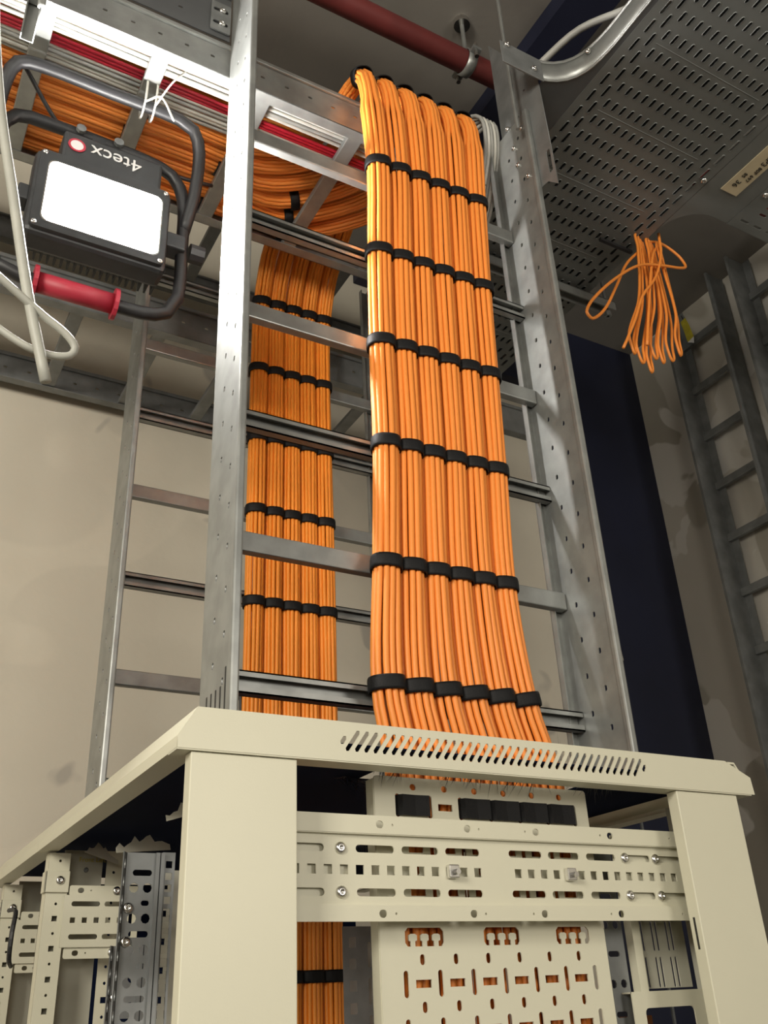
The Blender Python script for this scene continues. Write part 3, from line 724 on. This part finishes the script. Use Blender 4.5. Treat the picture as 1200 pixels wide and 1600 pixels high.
# ------------------------------------------------------------------ hanging orange coil
def coil():
    R = Root('cable_coil', 'coil of spare orange cable hanging from the perforated tray edge', 'cable coil', (1.49, 1.2, 3.3))
    random.seed(3)
    for i in range(7):
        tx = 1.480 + .012 * i; bx = 1.390 + .024 * i + random.uniform(-.01, .01); bz = 3.06 + .016 * abs(i - 1.5) + random.uniform(0, .025)
        y = 1.195 + .005 * (i % 3); wl = .012 + .004 * (i % 2); mx = tx * .45 + bx * .55 + .012
        pts = [(tx, y, 3.506), (tx - .0085, y - .002, 3.494), (tx - .011, y - .004, 3.45), (mx - wl, y - .008, 3.27), (bx - wl * .95, y - .004, bz + .05), (bx - wl * .6, y - .001, bz + .012), (bx, y + .002, bz),
               (bx + wl * .6, y + .004, bz + .012), (bx + wl * .95, y + .006, bz + .05), (mx + wl, y + .010, 3.27), (tx + .012, y + .006, 3.45), (tx + .0085, y + .004, 3.494)]
        add('cable_turn', tube_me(pts, .0034, 8, .006, closed=True), 'orange', R, True)
    tail = [(1.52, 1.20, 3.50), (1.57, 1.20, 3.515), (1.62, 1.195, 3.49), (1.632, 1.19, 3.455), (1.60, 1.183, 3.43), (1.53, 1.178, 3.405), (1.44, 1.172, 3.365), (1.35, 1.17, 3.29), (1.262, 1.17, 3.195),
            (1.232, 1.172, 3.145), (1.25, 1.176, 3.135), (1.30, 1.18, 3.185), (1.36, 1.188, 3.28), (1.42, 1.194, 3.38), (1.49, 1.2, 3.46)]
    add('loose_loop', tube_me(tail, .0036, 8, .006), 'orange', R, True)
    add('loose_end', tube_me([(1.545, 1.18, 3.52), (1.53, 1.176, 3.44), (1.49, 1.176, 3.35), (1.43, 1.176, 3.27), (1.385, 1.176, 3.18), (1.345, 1.18, 3.105), (1.333, 1.18, 3.085)], .0036, 7, .02), 'orange', R, True)
    add('loose_end', tube_me([(1.555, 1.20, 3.50), (1.50, 1.18, 3.42), (1.44, 1.18, 3.22), (1.412, 1.18, 3.12)], .0036, 7, .02), 'orange', R, True)
    add('hanger_strap', box_me((1.395, 1.50, 1.235, 1.243, 3.484, 3.492)), 'blackp', R)
coil()

# ------------------------------------------------------------------ red pipe and clamp
setp(add('sprinkler_pipe', cyl_me((-2.0, 1.262, 3.98), (RX, 1.262, 3.98), .030, 24), 'red', origin=(0, 1.262, 3.98), smooth=True), 'dark red painted pipe running under the ceiling', 'pipe')
pc = Root('pipe_clamp', 'zinc pipe clamp holding the red pipe to the ceiling', 'clamp', (1.06, 1.262, 3.98))
xcl = 1.06
def hoop(a0, a1, r, w_, t):
    rings = []
    for i in range(17):
        a = a0 + (a1 - a0) * i / 16; d = Vector((0, math.cos(a), math.sin(a))); c = Vector((xcl, 1.262, 3.98))
        rings.append([c + d * r + Vector((-w_, 0, 0)), c + d * r + Vector((w_, 0, 0)), c + d * (r + t) + Vector((w_, 0, 0)), c + d * (r + t) + Vector((-w_, 0, 0))])
    return sweep_me(rings)
add('lower_half', hoop(PI, 2 * PI, .031, .013, .004), 'galv', pc, True)
add('upper_half', hoop(0, PI, .031, .013, .004), 'galv', pc, True)
for s in (-1, 1):
    add('ear', box_me((xcl - .013, xcl + .013, 1.262 + s * .034 - (.018 if s < 0 else 0), 1.262 + s * .034 + (.018 if s > 0 else 0), 3.975, 3.985), bevel=.001), 'galv', pc)
    add('clamp_bolt', cyl_me((xcl, 1.262 + s * .043, 3.955), (xcl, 1.262 + s * .043, 4.005), .006, 8), 'chrome', pc)
add('rod', cyl_me((xcl, 1.262, 4.014), (xcl, 1.262, CZ), .006, 8), 'galv', pc)
add('rosette', cyl_me((xcl, 1.262, CZ - .018), (xcl, 1.262, CZ), .022, 16), 'chrome', pc)
# hanger rod beside the joiner
setp(add('threaded_rod', cyl_me((.952, 1.0, 3.392), (.955, 1.0, CZ), .0042, 8), 'galv', origin=(.952, 1.0, 3.392)), 'thin threaded rod hanging beside the front ladder top', 'rod')

# ------------------------------------------------------------------ work lamp
FL = Root('work_lamp', 'lit LED work lamp hanging upside down in a black tube frame', 'work lamp', (.1766, 1.10, 2.898))
LY = 1.10
hou = add('housing', box_me((.070, .280, LY, LY + .045, 2.818, 2.982), bevel=.008), 'body', FL)
fr = add('bezel', plate_me(rect(.076, .274, 2.823, 2.977, .008), [rect(.091, .263, 2.838, 2.958, .012, 5)], (0, LY - .003, 0), (1, 0, 0), (0, 0, 1), .008), 'body', FL)
add('lens_rim', sweep_me([[Vector((p[0], LY - .0075, p[1])) + d for d in (Vector((0, 0, 0)), Vector((0, .004, 0)), Vector(((p[0] - .177) * .025, .004, (p[1] - 2.898) * .035)), Vector(((p[0] - .177) * .025, 0, (p[1] - 2.898) * .035)))]
                          for p in rect(.091, .263, 2.838, 2.958, .012, 5)], closed=True), 'chrome', fr)
le = add('lens', plate_me(rect(.090, .264, 2.837, 2.959, .012, 5), [], (0, LY - .0035, 0), (1, 0, 0), (0, 0, 1), .002), 'lens', FL)
for x, z in ((.082, 2.971), (.268, 2.971), (.268, 2.829), (.082, 2.829)):
    add('bezel_screw', screw_me((x, LY - .0072, z), (0, -1, 0), .0042), 'chrome', fr, True)
dr = add('driver_box', box_me((.105, .262, LY + .004, LY + .05, 2.980, 3.045), bevel=.005), 'body', FL)
add('print', text_me('4tecx', .036, (.228, LY + .003, 3.030), (-1, 0, 0), (0, 0, -1), .0006), 'decal', dr)
add('badge', plate_me(disc(.126, 3.018, .0135, 20), [disc(.126, 3.018, .010, 16)], (0, LY + .003, 0), (1, 0, 0), (0, 0, 1), .001), 'redg', dr)
add('badge_face', plate_me(disc(.126, 3.018, .010, 16), [], (0, LY + .003, 0), (1, 0, 0), (0, 0, 1), .001), 'decal', dr)
fin = add('heat_sink', box_me(*[(.075 + .01 * i, .078 + .01 * i, LY + .045, LY + .075, 2.83, 2.97) for i in range(21)]), 'body', FL)
TR = .0105
add('inner_frame', tube_me([(.03, LY + .03, 2.80), (.012, LY + .03, 2.90), (.014, LY + .03, 3.02), (.034, LY + .03, 3.065), (.08, LY + .03, 3.072), (.24, LY + .03, 3.068), (.285, LY + .03, 3.055),
                            (.306, LY + .03, 3.01), (.310, LY + .03, 2.90), (.309, LY + .03, 2.80), (.293, LY + .03, 2.765), (.255, LY + .03, 2.752), (.08, LY + .03, 2.755), (.045, LY + .03, 2.765)], TR, 10, .02, closed=True), 'blackp', FL, True)
add('outer_frame', tube_me([(.012, 1.13, 2.95), (.006, 1.115, 3.0), (.009, 1.088, 3.085), (.020, 1.075, 3.116), (.05, 1.0733, 3.1255), (.16, 1.0733, 3.1262), (.275, 1.0733, 3.1255), (.301, 1.076, 3.116),
                            (.316, 1.088, 3.082), (.318, 1.11, 3.0), (.311, 1.13, 2.94)], TR, 10, .015), 'blackp', FL, True)
gr = add('grip', cyl_me((.10, LY + .03, 2.753), (.215, LY + .03, 2.753), .0155, 14), 'redg', FL, True)
for x in (.10, .215): add('grip_collar', cyl_me((x - .003, LY + .03, 2.753), (x + .003, LY + .03, 2.753), .024, 14), 'redg', gr)
for x in (.055, .29):
    add('bracket', box_me((min(x, .17) if x < .1 else .278, .072 if x < .1 else .312, LY + .012, LY + .042, 2.885, 2.915), bevel=.003), 'body', FL)
for x in (.13, .19): add('frame_bolt', cyl_me((x, LY + .018, 3.070), (x, LY + .012, 3.070), .008, 8), 'galv2', FL)
add('stay', box_me((.15, .17, LY + .02, LY + .04, 3.04, 3.07)), 'body', FL)
add('knob', cyl_me((.322, LY + .03, 2.90), (.345, LY + .03, 2.90), .016, 10), 'blackp', FL)
# the lamp as built above is moved to its place under the ladder, at its real size
FL.o.location = (.2006, 1.2503, 3.0465); FL.o.scale = (1.136, 1.136, 1.136)
# zip ties round the frame and ladder rung
for i, (x, lab) in enumerate(((.243, 'white zip tie holding the lamp frame to the ladder rung'), (.262, 'second zip tie tail beside the lamp frame'))):
    y = LY + .125; pts = [(x, y - .02, 3.31), (x, y - .02, 3.36), (x, y, 3.376), (x, y + .02, 3.36), (x, y + .02, 3.30), (x, y, 3.286)]
    z = Root('zip_tie', lab, 'zip tie', (x, y, 3.31))
    add('loop', tube_me(pts, .0022, 6, .01, closed=True), 'white', z, True)
    add('tail', tube_me([(x, y - .02, 3.30), (x + .02, y - .05, 3.29 + .05 * i), (x + .045, y - .06, 3.23 + .15 * i)], .002, 6, .01), 'white', z, True)
cb = tube_me([(.03, 1.235, 3.315), (.11, 1.30, 3.27), (.17, 1.33, 3.255), (.22, 1.335, 3.275), (.28, 1.335, 3.285), (.36, 1.33, 3.28), (.42, 1.34, 3.30)], .004, 7, .02)
setp(add('lamp_cord', cb, 'blackp', origin=(.1, 1.17, 3.17), smooth=True), 'black cord of the work lamp slung behind its frame', 'cord')

# ------------------------------------------------------------------ yellow tag on the wall ladder
tg = Root('cable_tag', 'yellow tag with a white tip hanging on the right wall ladder', 'tag', (2.38, 1.82, 3.95))
u = Vector((0, -.18, -.98)).normalized(); v = Vector((0, -.98, .18)).normalized()
add('tag_body', poly_prism([(0, -.012), (.04, -.014), (.10, -.020), (.10, .010), (.04, .014), (0, .012)], (2.376, 1.80, 4.0), u, v, .002), 'yell', tg)
add('tag_tip', poly_prism([(.10, -.020), (.122, .0), (.10, .010)], (2.376, 1.80, 4.0), u, v, .002), 'decal', tg)
add('tag_tie', cyl_me((2.378, 1.80, 4.0), (2.385, 1.81, 4.03), .002, 6), 'blackp', tg)

for o in bpy.data.objects:
    if '_off' in o: del o['_off']
